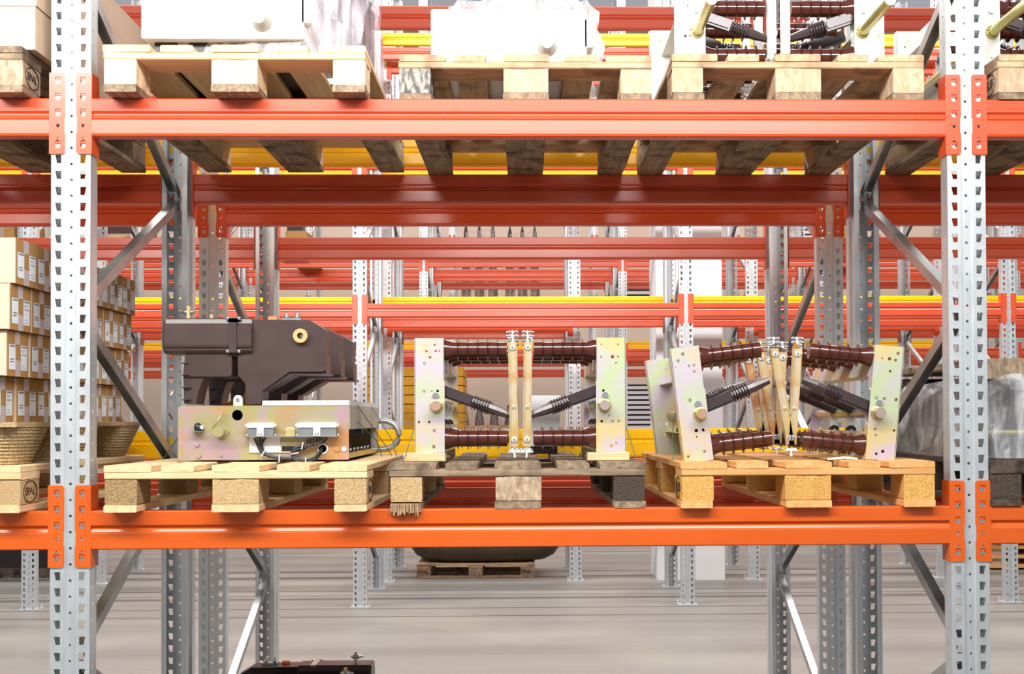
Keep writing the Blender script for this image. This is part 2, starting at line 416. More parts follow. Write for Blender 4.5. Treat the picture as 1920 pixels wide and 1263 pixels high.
def beam(row, lvl, x0, x1, rear, m, kind, label, group, near):
    F, R = ROWS[row]
    key = (round(x1 - x0, 3), m.name, kind)
    t = thing('rack_crossbar', label, 'rack beam', ((x0 + x1) / 2 - .003, F if not rear else R, LV[lvl]), PI if rear else 0, group)
    h = (x1 - x0) / 2
    if key not in CONN:
        mb = MB(); sweep_x(mb, [(y - .0055, z) for y, z in beam_profile(kind)], -h + .064, h - .064, m)
        CONN[key] = mb.mesh('rail')
    ob('rail', CONN[key], t)
    for s in (1, -1):
        k2 = ('c', s, m.name, near)
        if k2 not in CONN: CONN[k2] = connector_mesh(s, m, near)
        o = ob('connector', CONN[k2], t); o.location.x = -h if s > 0 else h
    return t
for row in ROWS:
    xs = list(XS[row])
    xs = [xs[0] - 2.82] + xs + [xs[-1] + 2.82]
    vis = [i for i in range(len(xs) - 1) if seen(row, xs[i], xs[i + 1]) and not (row == 4 and abs(xs[i] - .51) < .01)]
    lv = {1: [1, 2], 2: [1, 2, 3], 3: [1, 2, 3, 4], 4: [1, 2, 3, 4], 5: [1, 2, 3, 4, 5], 6: [1, 2, 3, 4, 5], 7: [1, 2, 3, 4, 5]}[row]
    for l in lv:
        for n_, i in enumerate(vis):
            for rear in (0, 1):
                if row == 2 and l == 3 and not rear: continue
                m = RED if not (row == 1 and l == 1 and not rear) else ORANGE
                if row == 3 and l == 3: m = RED
                lb = '%s beam at the %s of the %s, %s level up, %s bay' % ('orange' if m is ORANGE else 'red', 'back' if rear else 'front', {1: 'nearest row', 2: 'second row'}.get(row, '%s row' % NTH[row]), NTH[l],
                     ('left', 'middle', 'right')[n_] if len(vis) == 3 else '%s from left' % NTH[n_ + 1])
                beam(row, l, xs[i], xs[i + 1], rear, m, 'B' if m is ORANGE else 'A', lb, 'rack beams of the %s row' % NTH[row], row < 3)
# yellow back stop beams between the back to back rows
def backstop(row, l, z, xs):
    R = ROWS[row][1]
    for i in range(len(xs) - 1):
        t = thing('backstop_rail', 'yellow backstop beam behind the %s rack row, %s level up, bay %s' % (NTH[row], NTH[l],
                  ('left', 'middle', 'right')[i] if len(xs) == 4 else '%s from left' % NTH[i + 1]), 'backstop beam', ((xs[i] + xs[i + 1]) / 2, R + .08, z), 0, 'yellow backstop beams')
        h = (xs[i + 1] - xs[i]) / 2
        mb = MB(); sweep_x(mb, beam_profile('A'), -h + .004, h - .004, YEL); mb.obj('rail', t)
        for s in (-1, 1):
            MB().box((s * (h - .03) - .02, -.08, -.09), (s * (h - .03) + .02, .004, -.03), YEL).obj('bracket', t)
for l, z in ((1, 1.561), (2, 2.793)): backstop(1, l, z, [-4.23, -1.41, 1.41, 4.23])
for l, z in ((2, 2.80), (3, 4.09), (4, 5.37)): backstop(3, l, z, [-7.05, -4.23, -1.41, 1.41, 4.23, 7.05])
for l, z in ((2, 2.80), (3, 4.06), (4, 5.37)): backstop(5, l, z, [-7.05, -4.23, -1.41, 1.41, 4.23, 7.05])

# ---------------------------------------------------------------- pallets
def jbox(mb, c0, c1, m, j=.002):
    x0, y0, z0 = c0; x1, y1, z1 = c1; b = .003
    r = lambda: random.uniform(-j, j)
    n = 5; vs = []; fs = []
    ax = 0 if (x1 - x0) > (y1 - y0) else 1
    for i in range(n + 1):
        k = i / n; dz = r() * .7; dw = r()
        if ax == 0:
            x = x0 + (x1 - x0) * k + (r() if i in (0, n) else 0); ring = [(y0 + dw, z0 + b), (y0 + dw + b, z0), (y1 + dw - b, z0), (y1 + dw, z0 + b), (y1 + dw, z1 - b), (y1 + dw - b, z1), (y0 + dw + b, z1), (y0 + dw, z1 - b)]
            vs += [(x, p[0], p[1] + (dz if p[1] > (z0 + z1) / 2 else 0)) for p in ring]
        else:
            y = y0 + (y1 - y0) * k + (r() if i in (0, n) else 0); ring = [(x0 + dw, z0 + b), (x0 + dw + b, z0), (x1 + dw - b, z0), (x1 + dw, z0 + b), (x1 + dw, z1 - b), (x1 + dw - b, z1), (x0 + dw + b, z1), (x0 + dw, z1 - b)]
            vs += [(p[0], y, p[1] + (dz if p[1] > (z0 + z1) / 2 else 0)) for p in ring]
    for i in range(n):
        for k in range(8): fs.append((i * 8 + k, i * 8 + (k + 1) % 8, (i + 1) * 8 + (k + 1) % 8, (i + 1) * 8 + k))
    fs += [tuple(range(8)), tuple(range(n * 8, n * 8 + 8))]
    mb.add(vs, fs, m); return mb
def pallet(label, loc, rz, wk, blocks, broken=False, stamp=None, deckmat=None, group='wooden pallets'):
    """origin: front centre of the base. blocks: material keys for left, middle, right column"""
    t = thing('wooden_pallet', label, 'pallet', loc, rz, group)
    WL, WX = W[wk]; WD = W[deckmat or wk][0]
    for x0, w_ in ((-.4, .145), (-.2255, .1), (-.0725, .145), (.1255, .1), (.255, .145)):
        jbox(MB(), (x0, 0, .1225), (x0 + w_, 1.2, .144), WD).obj('deck_board', t)
    for y0 in (0, .5275, 1.055):
        jbox(MB(), (-.4, y0, .1005), (.4, y0 + .145, .122), WX).obj('cross_board', t)
    for i, (x0, w_) in enumerate(((-.4, .1), (-.0725, .145), (.3, .1))):
        for j, y0 in enumerate((.0, .5275, 1.055)):
            jbox(MB(), (x0 + .001, y0 + .002, .0225), (x0 + w_ - .001, y0 + .143, .1), CH_[blocks[i]], .0025).obj('block', t)
        jbox(MB(), (x0, (.06 if broken and i == 0 else 0), 0), (x0 + w_, 1.2, .022), W['grey'][0] if loc[2] > 2 else WL, .002).obj('bottom_board', t)  # upper pallets: grey stands for dirty undersides and the shade on them
    if broken:
        mb = MB()
        for k in range(26):
            x = -.4 + .003 + k * .0037; mb.box((x, -.006 - random.uniform(0, .022), -.006 - random.uniform(0, .014)), (x + .0028, .06, .018), W['tan'][0])
        tag(mb.obj('splinters', t), 'splintered end of the bottom board')
    if stamp:
        txt, side, col = stamp
        for y0 in ((.0725,) if col == 0 else (.0725,)):
            me = text_mesh(txt, .034 if len(txt) > 3 else .042, INK)
            o = ob('stamp', me, t, ((.4005 if side > 0 else -.4005), y0, .062)); o.rotation_euler = (PI / 2, 0, PI / 2 * side)
            pts = [((.4006 if side > 0 else -.4006), y0 + .05 * math.cos(a), .062 + .033 * math.sin(a)) for a in [2 * PI * k / 32 for k in range(33)]]
            MB().tube(pts, .0016, INK, 5).obj('stamp_ring', t)
    return t
PF = 3.70
def X(px, D): return at(px, 900, D)[0]
P1 = pallet('pale pallet with chipboard blocks under the brown breaker, lower shelf', (X(443, PF), PF - .01, LV[1]), math.radians(-.6), 'pale', ('brown', 'pale', 'pale'), stamp=('EPAL', 1, 0), deckmat='pale')
P2 = pallet('grey weathered pallet with dark right block under the middle disconnector, lower shelf', (X(971, 3.77), 3.765, LV[1]), math.radians(.3), 'grey', ('pale', 'grey', 'dark'), broken=True)
P3 = pallet('orange-toned pallet under the leaning disconnector, lower shelf', (X(1515, 3.75), 3.74, LV[1]), math.radians(.2), 'orange', ('orange', 'orange', 'orange'), stamp=('EUR', -1, 0))
P4 = pallet('pale pallet under the left white cabinet, upper shelf', (at(441, 180, PF)[0], PF - .01, LV[2]), 0, 'pale', ('solid', 'solid', 'solid'))
P5 = pallet('tan pallet with sooty left block under the middle white cabinet, upper shelf', (at(986, 180, 3.78)[0], 3.78, LV[2]), 0, 'tan', ('sooty', 'rough', 'rough'))
P6 = pallet('tan worn pallet under the upper disconnector, upper shelf', (at(1497, 180, 3.77)[0], 3.77, LV[2]), 0, 'tan', ('rough', 'rough', 'rough'))
P7 = pallet('pale stamped pallet under the labelled cartons, left bay lower shelf', (at(38, 900, 3.70)[0] - .4, 3.70, LV[1]), 0, 'pale', ('pale', 'pale', 'pale'), stamp=('EPAL', 1, 0))
P8 = pallet('grey stamped pallet under the plain cartons, left bay upper shelf', (at(42, 150, 3.70)[0] - .4, 3.70, LV[2]), 0, 'grey', ('grey', 'grey', 'grey'), stamp=('EPAL', 1, 0))
P9 = pallet('dark pallet under the film wrapped load, right bay lower shelf', (at(1857, 900, 3.76)[0] + .4, 3.76, LV[1]), 0, 'dark', ('dark', 'dark', 'dark'))
P10 = pallet('brown stamped pallet cut by the right edge, right bay upper shelf', (at(1872, 150, 3.76)[0] + .4, 3.76, LV[2]), 0, 'tan', ('rough', 'rough', 'rough'), stamp=('EUR', -1, 0))
DZ = .144

# ---------------------------------------------------------------- circuit breakers
def Q(px, py, D, ox, oz):
    x, z = at(px, py, D); return (x - ox, z - oz)
BX0, BZ0 = at(494, 868, 3.95)   # origin of the breaker: centre of the box base
BZ0 = LV[1] + DZ
def bq(px, py, D=4.02): return Q(px, py, D, BX0, BZ0)
def pole_parts(parent, y, m=BROWN, dark=False):
    L_ = lambda l: [bq(*p) for p in l]
    hous = L_([(349, 664), (345, 700), (347, 757), (369, 757), (373, 735), (381, 713), (385, 709), (433, 709), (437, 704), (437, 668), (449, 668), (449, 704),
               (454, 709), (459, 712), (463, 722), (464, 757), (492, 757), (494, 733), (545, 698), (612, 698), (612, 664), (608, 664), (611, 618), (581, 600), (474, 599), (474, 664)])
    mb = MB(); mb.prism(hous, y, y + .1, m)
    mb.prism(L_([(449, 668), (449, 704), (454, 709), (463, 720), (464, 757), (492, 757), (494, 733), (545, 697), (608, 697), (613, 694), (613, 667)]), y - .012, y, m)
    mb.prism(L_([(349, 668), (349, 706), (433, 706), (437, 702), (437, 668)]), y - .008, y, m)
    mb.prism(L_([(493, 731), (499, 734), (550, 703), (616, 703), (616, 699), (545, 698)]), y - .004, y + .11, m)
    h = mb.obj('pole_housing', parent)
    # arc chamber: rounded tube lying along x
    sec = []
    z0 = bq(309, 664)[1]; z1 = bq(309, 597)[1]; H = z1 - z0
    sec = [(y - .002, z0), (y - .014, z0 + .012), (y - .014, z0 + .018), (y - .02, z0 + .022), (y - .022, z0 + .03), (y - .022, z1 - .032), (y - .018, z1 - .026), (y - .010, z1 - .018), (y - .006, z1 - .004), (y, z1), (y + .095, z1), (y + .11, z1 - .02), (y + .11, z0 + .02), (y + .095, z0)]
    mb = MB(); xa, xb = bq(309, 600)[0], bq(475, 600)[0]
    n = len(sec); rings = [(xa, .93), (xa + .008, 1), (xb - .004, 1), (xb, .97)]
    cy = y + .045; cz = (z0 + z1) / 2; vs = []
    for x, s in rings: vs += [(x, cy + (p[0] - cy) * s, cz + (p[1] - cz) * s) for p in sec]
    fs = [(i * n + k, i * n + (k + 1) % n, (i + 1) * n + (k + 1) % n, (i + 1) * n + k) for i in range(3) for k in range(n)]
    fs += [tuple(range(n)), tuple(range(3 * n, 4 * n))]
    mb.add(vs, fs, m); mb.obj('arc_chamber', h)
    cx_ = bq(441, 600)[0]
    mb = MB().box((cx_ - .012, y - .026, z0 + .004), (cx_ + .012, y - .004, z1 - .002), m if not dark else m).box((cx_ - .012, y - .026, z1 - .016), (cx_ + .012, y + .1, z1 + .002), GALVD)
    mb.obj('clamp', h)
    for s in (-1, 1):
        for zz in (z0 + .008, z1 - .002):
            mb = MB().cyl((cx_ + s * .012, y - .016, zz), (cx_ + s * .024, y - .016, zz), .006, STEEL, 8); mb.obj('bolt', h)
    bx, bz = bq(565.5, 630)
    mb = MB(); ro, ri = .0235, .0105
    mb.prism(circ(bx, bz, ro, 24), y - .018, y - .0, TANP, None, [circ(bx, bz, ri, 24)], True); mb.cyl((bx + .002, y - .004, bz), (bx + .002, y + .001, bz), .0055, STEEL, 8)
    mb.obj('bushing', h)
    for py in (681, 703, 726, 749):
        x, z = bq(351, py); MB().lathe([(-.003, .008), (-.0012, .017), (0, .0195), (.0012, .017), (.003, .008)], m, Matrix.Translation((x, y + .004, z)) @ Matrix.Rotation(PI / 2, 4, 'Y') @ Matrix.Scale(1, 4), 16).obj('shed', h)
    return h
def clamp_lug(parent, x, y, z):
    MB().box((x - .035, y, z), (x + .03, y + .03, z + .008), GALVD).cyl((x - .02, y + .015, z + .008), (x - .02, y + .015, z + .03), .005, STEEL, 8).cyl((x + .015, y + .015, z + .008), (x + .015, y + .015, z + .03), .005, STEEL, 8).cyl((x - .02, y + .015, z + .01), (x - .02, y + .015, z + .018), .009, STEEL, 6).cyl((x + .015, y + .015, z + .01), (x + .015, y + .015, z + .018), .009, STEEL, 6).obj('terminal_clamp', parent)
def breaker(label, loc, rz=0, group=None, finish=None, full=True, poles=True, pm=BROWN):
    t = thing('circuit_breaker', label, 'circuit breaker', loc, rz, group)
    zf = finish or ZINC; cov = LGREY if not finish else finish
    x0, x1 = -.278, .278; H = .178; y0, y1 = 0, .78; zb = .006
    q = lambda px, py: Q(px, py, 3.95, BX0, BZ0)
    xc = q(492, 760)[0]
    holes = []
    if full:
        hx, hz = q(445, 778); holes = [circ(hx, hz, .0175, 20), circ(*q(605, 841), .014, 16)]
    MB().prism([(x0 + .004, zb), (x1, zb), (x1, zb + H), (x0 + .008, zb + H), (x0, zb + H - .008), (x0, zb + .004)], y0, y0 + .003, zf, None, holes).obj('front_plate', t)
    mb = MB().box((x0, y0 + .003, zb), (x1, y1, zb + .004), zf).box((x1 - .004, y0 + .003, zb), (x1, y1, zb + .022), GOLDR).box((x0, y0 + .003, zb), (x0 + .003, y1, zb + H), zf).box((x0, y1, zb), (x1, y1 + .003, zb + H), zf).box((x0, y0 + .003, zb + H - .003), (xc, y1, zb + H), zf)
    mb.obj('housing', t)
    MB().box((xc, y0 - .002, zb + H), (x1 + .002, y1 + .004, zb + H + .016), cov).box((x1, y0 + .003, zb + H * .56), (x1 + .003, y1, zb + H), GREYP if not finish else cov).box((x1 - .02, y1 - .06, zb + .02), (x1 + .002, y1, zb + H * .6), GREYP).obj('cover', t)
    MB().box((x0 + .02, y0 + .12, zb + .004), (x1 - .05, y0 + .14, zb + H - .01), BLACK).box((x1 - .14, y0 + .3, zb + .03), (x1 - .12, y1 - .02, zb + H - .01), GREYP).obj('inner_frame', t)
    if full:
        mb = MB()
        for k in range(7):
            yy = y0 + .08 + k * .09; mb.cyl((x1 - .02, yy, zb + .02), (x1 - .02, yy, zb + .034), .006, STEEL, 8)
        mb.obj('terminal_row', t)
        MB().lathe([(0, .0), (0, .022), (.03, .022), (.034, .0)], BLUE, Matrix.Translation((x1 - .06, y0 + .56, zb + .1)), 14).obj('blue_relay', t)
        mb = MB()
        for k in range(5):
            a = random.uniform(-.02, .02)
            mb.tube([(x1 - .05, y0 + .06 + k * .03, zb + .09), (x1 - .035 + a * .5, y0 + .1 + k * .04, zb + .05), (x1 - .04, y0 + .2 + k * .05, zb + .02)], .004, BLACK, 6)
        mb.obj('inner_wires', t)
        # shaft stub with lever rod
        sx, sz = q(416, 809)
        mb = MB().cyl((sx, y0, sz), (sx, y0 - .045, sz), .0165, ZINC, 20).cyl((sx, y0 - .0, sz), (sx, y0 - .008, sz), .024, ZINC, 6); mb.obj('drive_shaft', t)
        a, b_ = q(403, 803), q(422, 770); MB().cyl((a[0], y0 - .03, a[1]), (b_[0], y0 - .014, b_[1]), .0032, ZINC, 8).obj('lever_rod', t)
        a = q(373, 801); MB().lathe([(0, .012), (.006, .016), (.012, .016), (.018, .012)], BLACK, Matrix.Translation((a[0] - .009, y0 - .012, a[1])), 14).box((a[0] - .018, y0 - .03, a[1] - .014), (a[0] + .018, y0, a[1] - .011), GALVD).cyl((a[0] + .008, y0 - .012, a[1]), (a[0] + .018, y0 - .012, a[1]), .007, STEEL, 8).obj('roller', t)
        for p, r_ in (((370, 833), .0075), ((373, 854), .0075), ((415, 853), .003)):
            a = q(*p); MB().cyl((a[0], y0, a[1]), (a[0], y0 - .006, a[1]), r_, ZINC, 6).obj('bolt', t)
        # lug standing on top of the housing
        a = q(446, 757); MB().prism([(a[0] - .015, zb + H), (a[0] + .015, zb + H), (a[0] + .015, zb + H + .02)] + [(a[0] + .015 * math.cos(k * PI / 8), zb + H + .02 + .015 * math.sin(k * PI / 8)) for k in range(1, 8)] + [(a[0] - .015, zb + H + .02)], y0 + .002, y0 + .006, LGREY).cyl((a[0], y0 + .002, zb + H + .02), (a[0], y0 - .006, zb + H + .02), .006, STEEL, 6).obj('lug', t)
        a = q(430, 750); MB().prism([(a[0] - .1, zb + H), (a[0] - .02, zb + H + .035), (a[0] + .0, zb + H + .035), (a[0] + .06, zb + H)], y0 + .25, y0 + .255, MUST).obj('crank_plate', t)
        # plug connectors on a shelf
        zs = q(500, 817)[1]
        MB().box((q(462, 817)[0], y0 - .035, zs - .003), (q(636, 817)[0], y0, zs), GALVD).obj('connector_shelf', t)
        for pa, pb in ((468, 517), (561, 634)):
            xa, xb = q(pa, 800)[0], q(pb, 800)[0]; xm = (xa + xb) / 2; zt = q(500, 792)[1]; zm = q(500, 802)[1]
            mb = MB().box((xa, y0 - .034, zm + .001), (xb, y0, zt), LGREY).box((xa + .002, y0 - .03, zs), (xb - .002, y0, zm), GALVD).box((xm - .011, y0 - .038, zs), (xm + .011, y0, zm + .002), LGREY).cyl((xm - .004, y0 - .04, zs + .006), (xm - .004, y0 - .036, zs + .006), .003, STEEL, 8).cyl((xm + .005, y0 - .04, zs + .006), (xm + .005, y0 - .036, zs + .006), .003, STEEL, 8)
            for xx in (xa - .003, xb + .003): mb.cyl((xx, y0 - .02, zt - .008), (xx, y0 - .03, zt - .008), .005, LGREY, 8).cyl((xx, y0 - .02, zs), (xx, y0 - .02, zs + .006), .005, STEEL, 8)
            mb.obj('plug_connector', t)
        a, b_ = q(468, 818), q(526, 848); MB().box((a[0], y0 - .004, b_[1]), (b_[0], y0, a[1]), LGREY).obj('grey_plate', t)
        a, b_ = q(529, 836), q(556, 845); MB().box((a[0] - .006, y0 - .003, b_[1] - .006), (b_[0] + .02, y0, a[1] + .014), GOLD).box((a[0], y0 - .005, b_[1]), (b_[0], y0 - .003, a[1]), BLACK).obj('counter_window', t)
        a = q(544, 811); MB().ring((a[0], y0 - .002, a[1]), .017, .0022, GOLDR).cyl((a[0], y0, a[1]), (a[0], y0 - .004, a[1]), .015, GOLD, 20).obj('round_cap', t)
        for p, m_ in (((632, 841), ZINC), ((645, 841), WHITE)):
            a = q(*p); MB().cyl((a[0], y0, a[1]), (a[0], y0 - .004, a[1]), .010 if m_ is ZINC else .008, m_, 18).obj('disc', t)
        a = q(605, 841); MB().ring((a[0], y0 - .001, a[1]), .0155, .003, LGREY).obj('grommet', t)
        mb = MB()
        def sp(ps, r_, off):
            ps = [Vector((p[0], y0 - .016 + off[1], p[1])) for p in [q(*p) for p in ps]]
            out = []
            for i in range(len(ps) - 1):
                p0, p1, p2, p3 = ps[max(i - 1, 0)], ps[i], ps[i + 1], ps[min(i + 2, len(ps) - 1)]
                for k in range(6):
                    u = k / 6; out.append(.5 * ((2 * p1) + (-p0 + p2) * u + (2 * p0 - 5 * p1 + 4 * p2 - p3) * u * u + (-p0 + 3 * p1 - 3 * p2 + p3) * u ** 3) + Vector((off[0], 0, off[2])))
            out.append(ps[-1] + Vector((off[0], 0, off[2]))); mb.tube(out, r_, BLACK, 6)
        for k in range(5):
            o = ((k - 2) * .0025, -(k % 2) * .004, (k % 3 - 1) * .0025)
            sp([(482 + k * 4, 819), (487 + k, 832), (497, 848), (520, 857), (548, 859), (570, 862)], .0029, o)
        for k in range(7):
            o = (0, -(k % 3) * .004, (k - 3) * .0022)
            sp([(578 + k * 6, 819), (578 + k * 5, 832), (570, 838), (556, 842), (550, 850), (556, 860), (572, 865), (590, 860), (600, 850), (606, 842)], .0029, o)
        mb.obj('cable_bundle', t)
        for p, ang in (((497, 849), .6), ((527, 859), .1), ((570, 835), .2), ((556, 849), 1.4), ((576, 864), .1)):
            a = q(*p); MB().add([(-.0015, -.005, -.012), (.0015, -.005, -.012), (.0015, -.005, .012), (-.0015, -.005, .012), (-.0015, .004, -.012), (.0015, .004, -.012), (.0015, .004, .012), (-.0015, .004, .012)],
                [(0, 1, 2, 3), (4, 5, 6, 7), (0, 1, 5, 4), (2, 3, 7, 6), (0, 3, 7, 4), (1, 2, 6, 5)], WHITE, False, Matrix.Translation((a[0], y0 - .026, a[1])) @ Matrix.Rotation(ang, 4, 'Y')).obj('cable_tie', t)
        a = (x1, y0 + .74, .1)
        MB().tube([(x1 - .02, .79, .132)] + [(x1 + .02 + .062 * math.sin(a), .79, .077 + .056 * math.cos(a)) for a in [PI * k / 12 for k in range(13)]] + [(x1 - .01, .79, .021)], .012, GALVD, 10).obj('conduit', t)
    if poles:
        for k in range(3):
            pole_parts(t, .06 + k * .32, pm)
        clamp_lug(t, bq(545, 598)[0], .09, bq(545, 598)[1] - .002)
        MB().lathe([(0, .012), (.02, .014), (.03, .012)], ORCAP, Matrix.Translation((bq(500, 598)[0], .1, bq(500, 598)[1])), 12).obj('end_cap', t)
        for px, yy in ((348, .1), (345, .42)):
            x_, z_ = bq(px, 597); MB().box((x_ - .005, yy, z_), (x_ + .005, yy + .02, z_ + .045), GOLD).cyl((x_ - .03, yy + .01, z_ + .025), (x_ + .02, yy + .01, z_ + .025), .0045, STEEL, 8).cyl((x_ - .014, yy + .01, z_ + .025), (x_ - .006, yy + .01, z_ + .025), .010, STEEL, 6).cyl((x_ + .006, yy + .01, z_ + .025), (x_ + .013, yy + .01, z_ + .025), .010, STEEL, 6).obj('terminal_bolt', t)
    return t
breaker('brown three pole breaker on iridescent metal box, left pallet of lower shelf', (BX0, 3.95, LV[1] + DZ), 0, 'circuit breakers')
mb = MB().box((-.02, 0, 0), (.015, .3, .006), YEL)

PF2 = pallet('pallet on the floor under the dark breaker', (at(585, 1240, 4.9)[0] , 4.1, 0), 0, 'tan', ('grey', 'grey', 'grey'))
bb = breaker('dark breaker on the floor below, only its black top showing at the bottom edge', (0, 0, DZ), PI, 'circuit breakers', None, False, True, DARKM)
xl = at(705, 1245, 5.0)[0]
bb.location = (xl + bq(309, 600)[0], 5.01, DZ)

# ---------------------------------------------------------------- disconnectors
INS_PROF = None
def insulator_mesh():
    p = [(0, .036), (.012, .034), (.03, .027), (.04, .0255)]
    x = .046
    for k in range(5):
        p += [(x - .0022, .026), (x - .0012, .035), (x, .038), (x + .0012, .035), (x + .0022, .026)]; x += .0325
    p += [(x - .003, .0255)]
    mb = MB(); mb.lathe(p, GLAZE, None, 20); return mb.mesh('insulator')
def arm_mesh():
    # along +x from 0 to .2 : ribbed link
    mb = MB(); h, w_ = .019, .012
    L0, L1, L2 = .10, .155, .232
    mb.prism([(-.03, -h), (L0, -h), (L0, h), (-.03, h)], -w_, w_, ARM)
    mb.prism([(-.03, -.012), (L0 - .006, -.012), (L0 - .003, -.002), (L0 - .003, .002), (L0 - .006, .012), (-.03, .012)], -w_ - .005, w_ + .005, ARM)
    mb.lathe([(L0, .017), (L2 - .05, .017), (L2, .011)], ARM, None, 8, False)
    for k in range(6):
        x = L0 + .006 + k * .0095
        mb.lathe([(x - .003, .018), (x - .001, .0245), (x + .001, .0245), (x + .003, .018)], ARM, None, 14)
    return mb.mesh('drive_arm')
INSM, ARMM = insulator_mesh(), arm_mesh()
def disconnector(label, loc, rz, tiltL, tiltR, arm, plate_m, bars, stub=.045, group='disconnectors', rows=None, sz=.152, bm=GOLD):
    """origin: centre of the base, front. x centre 0, plates at +-.25..35"""
    t = thing('disconnector_switch', label, 'disconnector', loc, rz, group)
    Hp = .372; rnd = random.Random(len(label))
    for s, tilt in ((-1, tiltL), (1, tiltR)):
        # pivot at the inner bottom corner of the plate
        piv = Matrix.Translation((s * .25, 0, 0)) @ Matrix.Rotation(s * tilt, 4, 'Y') @ Matrix.Translation((-s * .25, 0, 0))
        for y, front in ((0, True), (.78, False)):
            hs = []
            for _ in range(60):
                if len(hs) >= 13: break
                hx, hz, hr = rnd.uniform(.262, .335), rnd.choice([.02, .03, .08, .1, .12, .2, .29, .31, .33, .35, rnd.uniform(.05, .34)]), rnd.choice([.003, .0045, .0045, .006])
                if abs(hz - .16) < .035 and hx < .31: continue
                if all(math.hypot(hx - a[0], hz - a[1]) > hr + a[2] + .003 for a in hs): hs.append((hx, hz, hr))
            hs = [h for h in hs if h[0] - h[2] > .252 and h[0] + h[2] < .342]
            if not front: hs = hs[:5]
            mb = MB()
            out = [(.246, 0), (.342, 0), (.342, Hp), (.25, Hp), (.25, Hp * .64), (.246, Hp * .62)]
            mb.prism([(s * a, b) for a, b in out], y, y + .003, plate_m, piv, [circ(s * a, b, c, 10) for a, b, c in hs])
            mb.box((s * .342 - .0015, y - .0, 0), (s * .342 + .0015, y + .04, Hp), plate_m, piv)
            mb.box((s * .25 - .0015, y + .003, Hp * .63), (s * .25 + .0015, y + .05, Hp), plate_m, piv)
            mb.box((s * .25 - .0015, y + .003, 0), (s * .25 + .0015, y + .05, Hp * .3), plate_m, piv)
            mb.obj('end_plate', t)
            if front:
                mb = MB(); c = piv @ Vector((s * .275, 0, .185)); mb.cyl(c, c + Vector((0, -.008, 0)), .011, STEEL, 6).obj('hex_bolt', t)
        for z, dz in ((Hp - .1, .1), (0, .09)):
            mb = MB().box((s * .25 - .002, .04, z), (s * .25 + .002, .78, z + dz), plate_m, piv).box((min(s * .25, s * .3), .04, z + (0 if z else dz) - .001), (max(s * .25, s * .3), .78, z + (0 if z else dz) + .001), plate_m, piv)
            mb.obj('side_rail', t)
        sh = piv @ Vector((s * .272, 0, sz)); sh2 = piv @ Vector((s * .272, .8, sz))
        d = Vector((0, -1, 0))
        MB().cyl(sh + d * stub, sh2, .0165, GOLDR if stub > .1 else ZINC, 18).ring((sh.x, sh.y - .004, sh.z), .018, .005, GOLDR).obj('shaft', t)
        for k in range(3):
            y = .045 + k * .225
            for z in (rows or (Hp - .036, .045)):
                o = ob('insulator', INSM, t); base = Matrix.Translation((s * .25, y, z)) @ (Matrix.Rotation(PI, 4, 'Z') if s > 0 else Matrix.Identity(4))
                o.matrix_local = piv @ base
            p0 = piv @ Vector((s * .252, y - .006, arm[0])); tgt = Vector((s * .045, y - .006, arm[1]))
            v = tgt - p0; ang = math.atan2(v.z, abs(v.x))
            o = ob('drive_arm', ARMM, t)
            M = Matrix.Translation(p0) @ (Matrix.Rotation(PI, 4, 'Z') if s > 0 else Matrix.Identity(4)) @ Matrix.Rotation(-ang, 4, 'Y')
            o.matrix_local = M
            # crank link with roller hanging from the shaft
            c = piv @ Vector((s * .265, y + .02, .152))
            MB().prism([(c.x - .012, c.z - .06), (c.x + .012, c.z - .06), (c.x + .016, c.z + .02), (c.x - .016, c.z + .02)], c.y, c.y + .004, ZINCW).cyl((c.x, c.y - .006, c.z - .06), (c.x, c.y + .012, c.z - .06), .018, BLACK, 16).cyl((c.x, c.y - .01, c.z - .06), (c.x, c.y - .006, c.z - .06), .006, STEEL, 8).obj('crank', t)
    for k in range(3):
        y = .02 + k * .225
        for (xb, xt) in bars:
            mb = MB(); z0, z1 = .02 if tiltL == 0 and not rows else .048, Hp - .012; w_ = .0125
            def bt(z): return xb + (xt - xb) * (z - z0) / (z1 - z0)
            mb.prism([(xb - w_, z0), (xb + w_, z0), (xt + w_, z1), (xt - w_, z1)], y, y + .003, bm)
            for e in (-1, 1):
                mb.prism([(xb + e * w_ - .0012, z0), (xb + e * w_ + .0012, z0), (xt + e * w_ + .0012, z1), (xt + e * w_ - .0012, z1)], y - .006, y + .02, bm)
            mb.obj('contact_bar', t)
            for z, rr in ((z1 - .018, .0085), (z0 + .022, .0085), (z0 + (z1 - z0) * .38, .004)):
                xx = bt(z); mb = MB().cyl((xx, y, z), (xx, y - .006, z), rr, ZINCW, 16).cyl((xx, y - .006, z), (xx, y - .010, z), rr * .5, STEEL, 8); mb.obj('rivet', t)
            sg = -1 if xt < (bars[0][1] + bars[1][1]) / 2 else 1
            for zz, dd, xx in ((z1, 1, xt), (z0, -1, xb)):
                mb = MB().tube([(xx + sg * .012, y + .005, zz - dd * .004), (xx + sg * .014, y + .005, zz + dd * .012), (xx - sg * .0, y + .005, zz + dd * .016), (xx - sg * .002, y + .005, zz + dd * .038)], .0034, ZINCW, 8)
                for q_ in (.02, .033):
                    if dd < 0 and q_ > .03: continue
                    mb.cyl((xx - .02, y + .005, zz + dd * q_), (xx + .02, y + .005, zz + dd * q_), .0026, STEEL, 8).cyl((xx - sg * .014 - .004, y + .005, zz + dd * q_), (xx - sg * .014 + .004, y + .005, zz + dd * q_), .0062, STEEL, 6).cyl((xx + sg * .008 - .003, y + .005, zz + dd * q_), (xx + sg * .008 + .003, y + .005, zz + dd * q_), .0062, STEEL, 6)
                mb.obj('contact_clip', t)
    return t
D0 = 3.9
cx = at(976, 800, D0)[0]
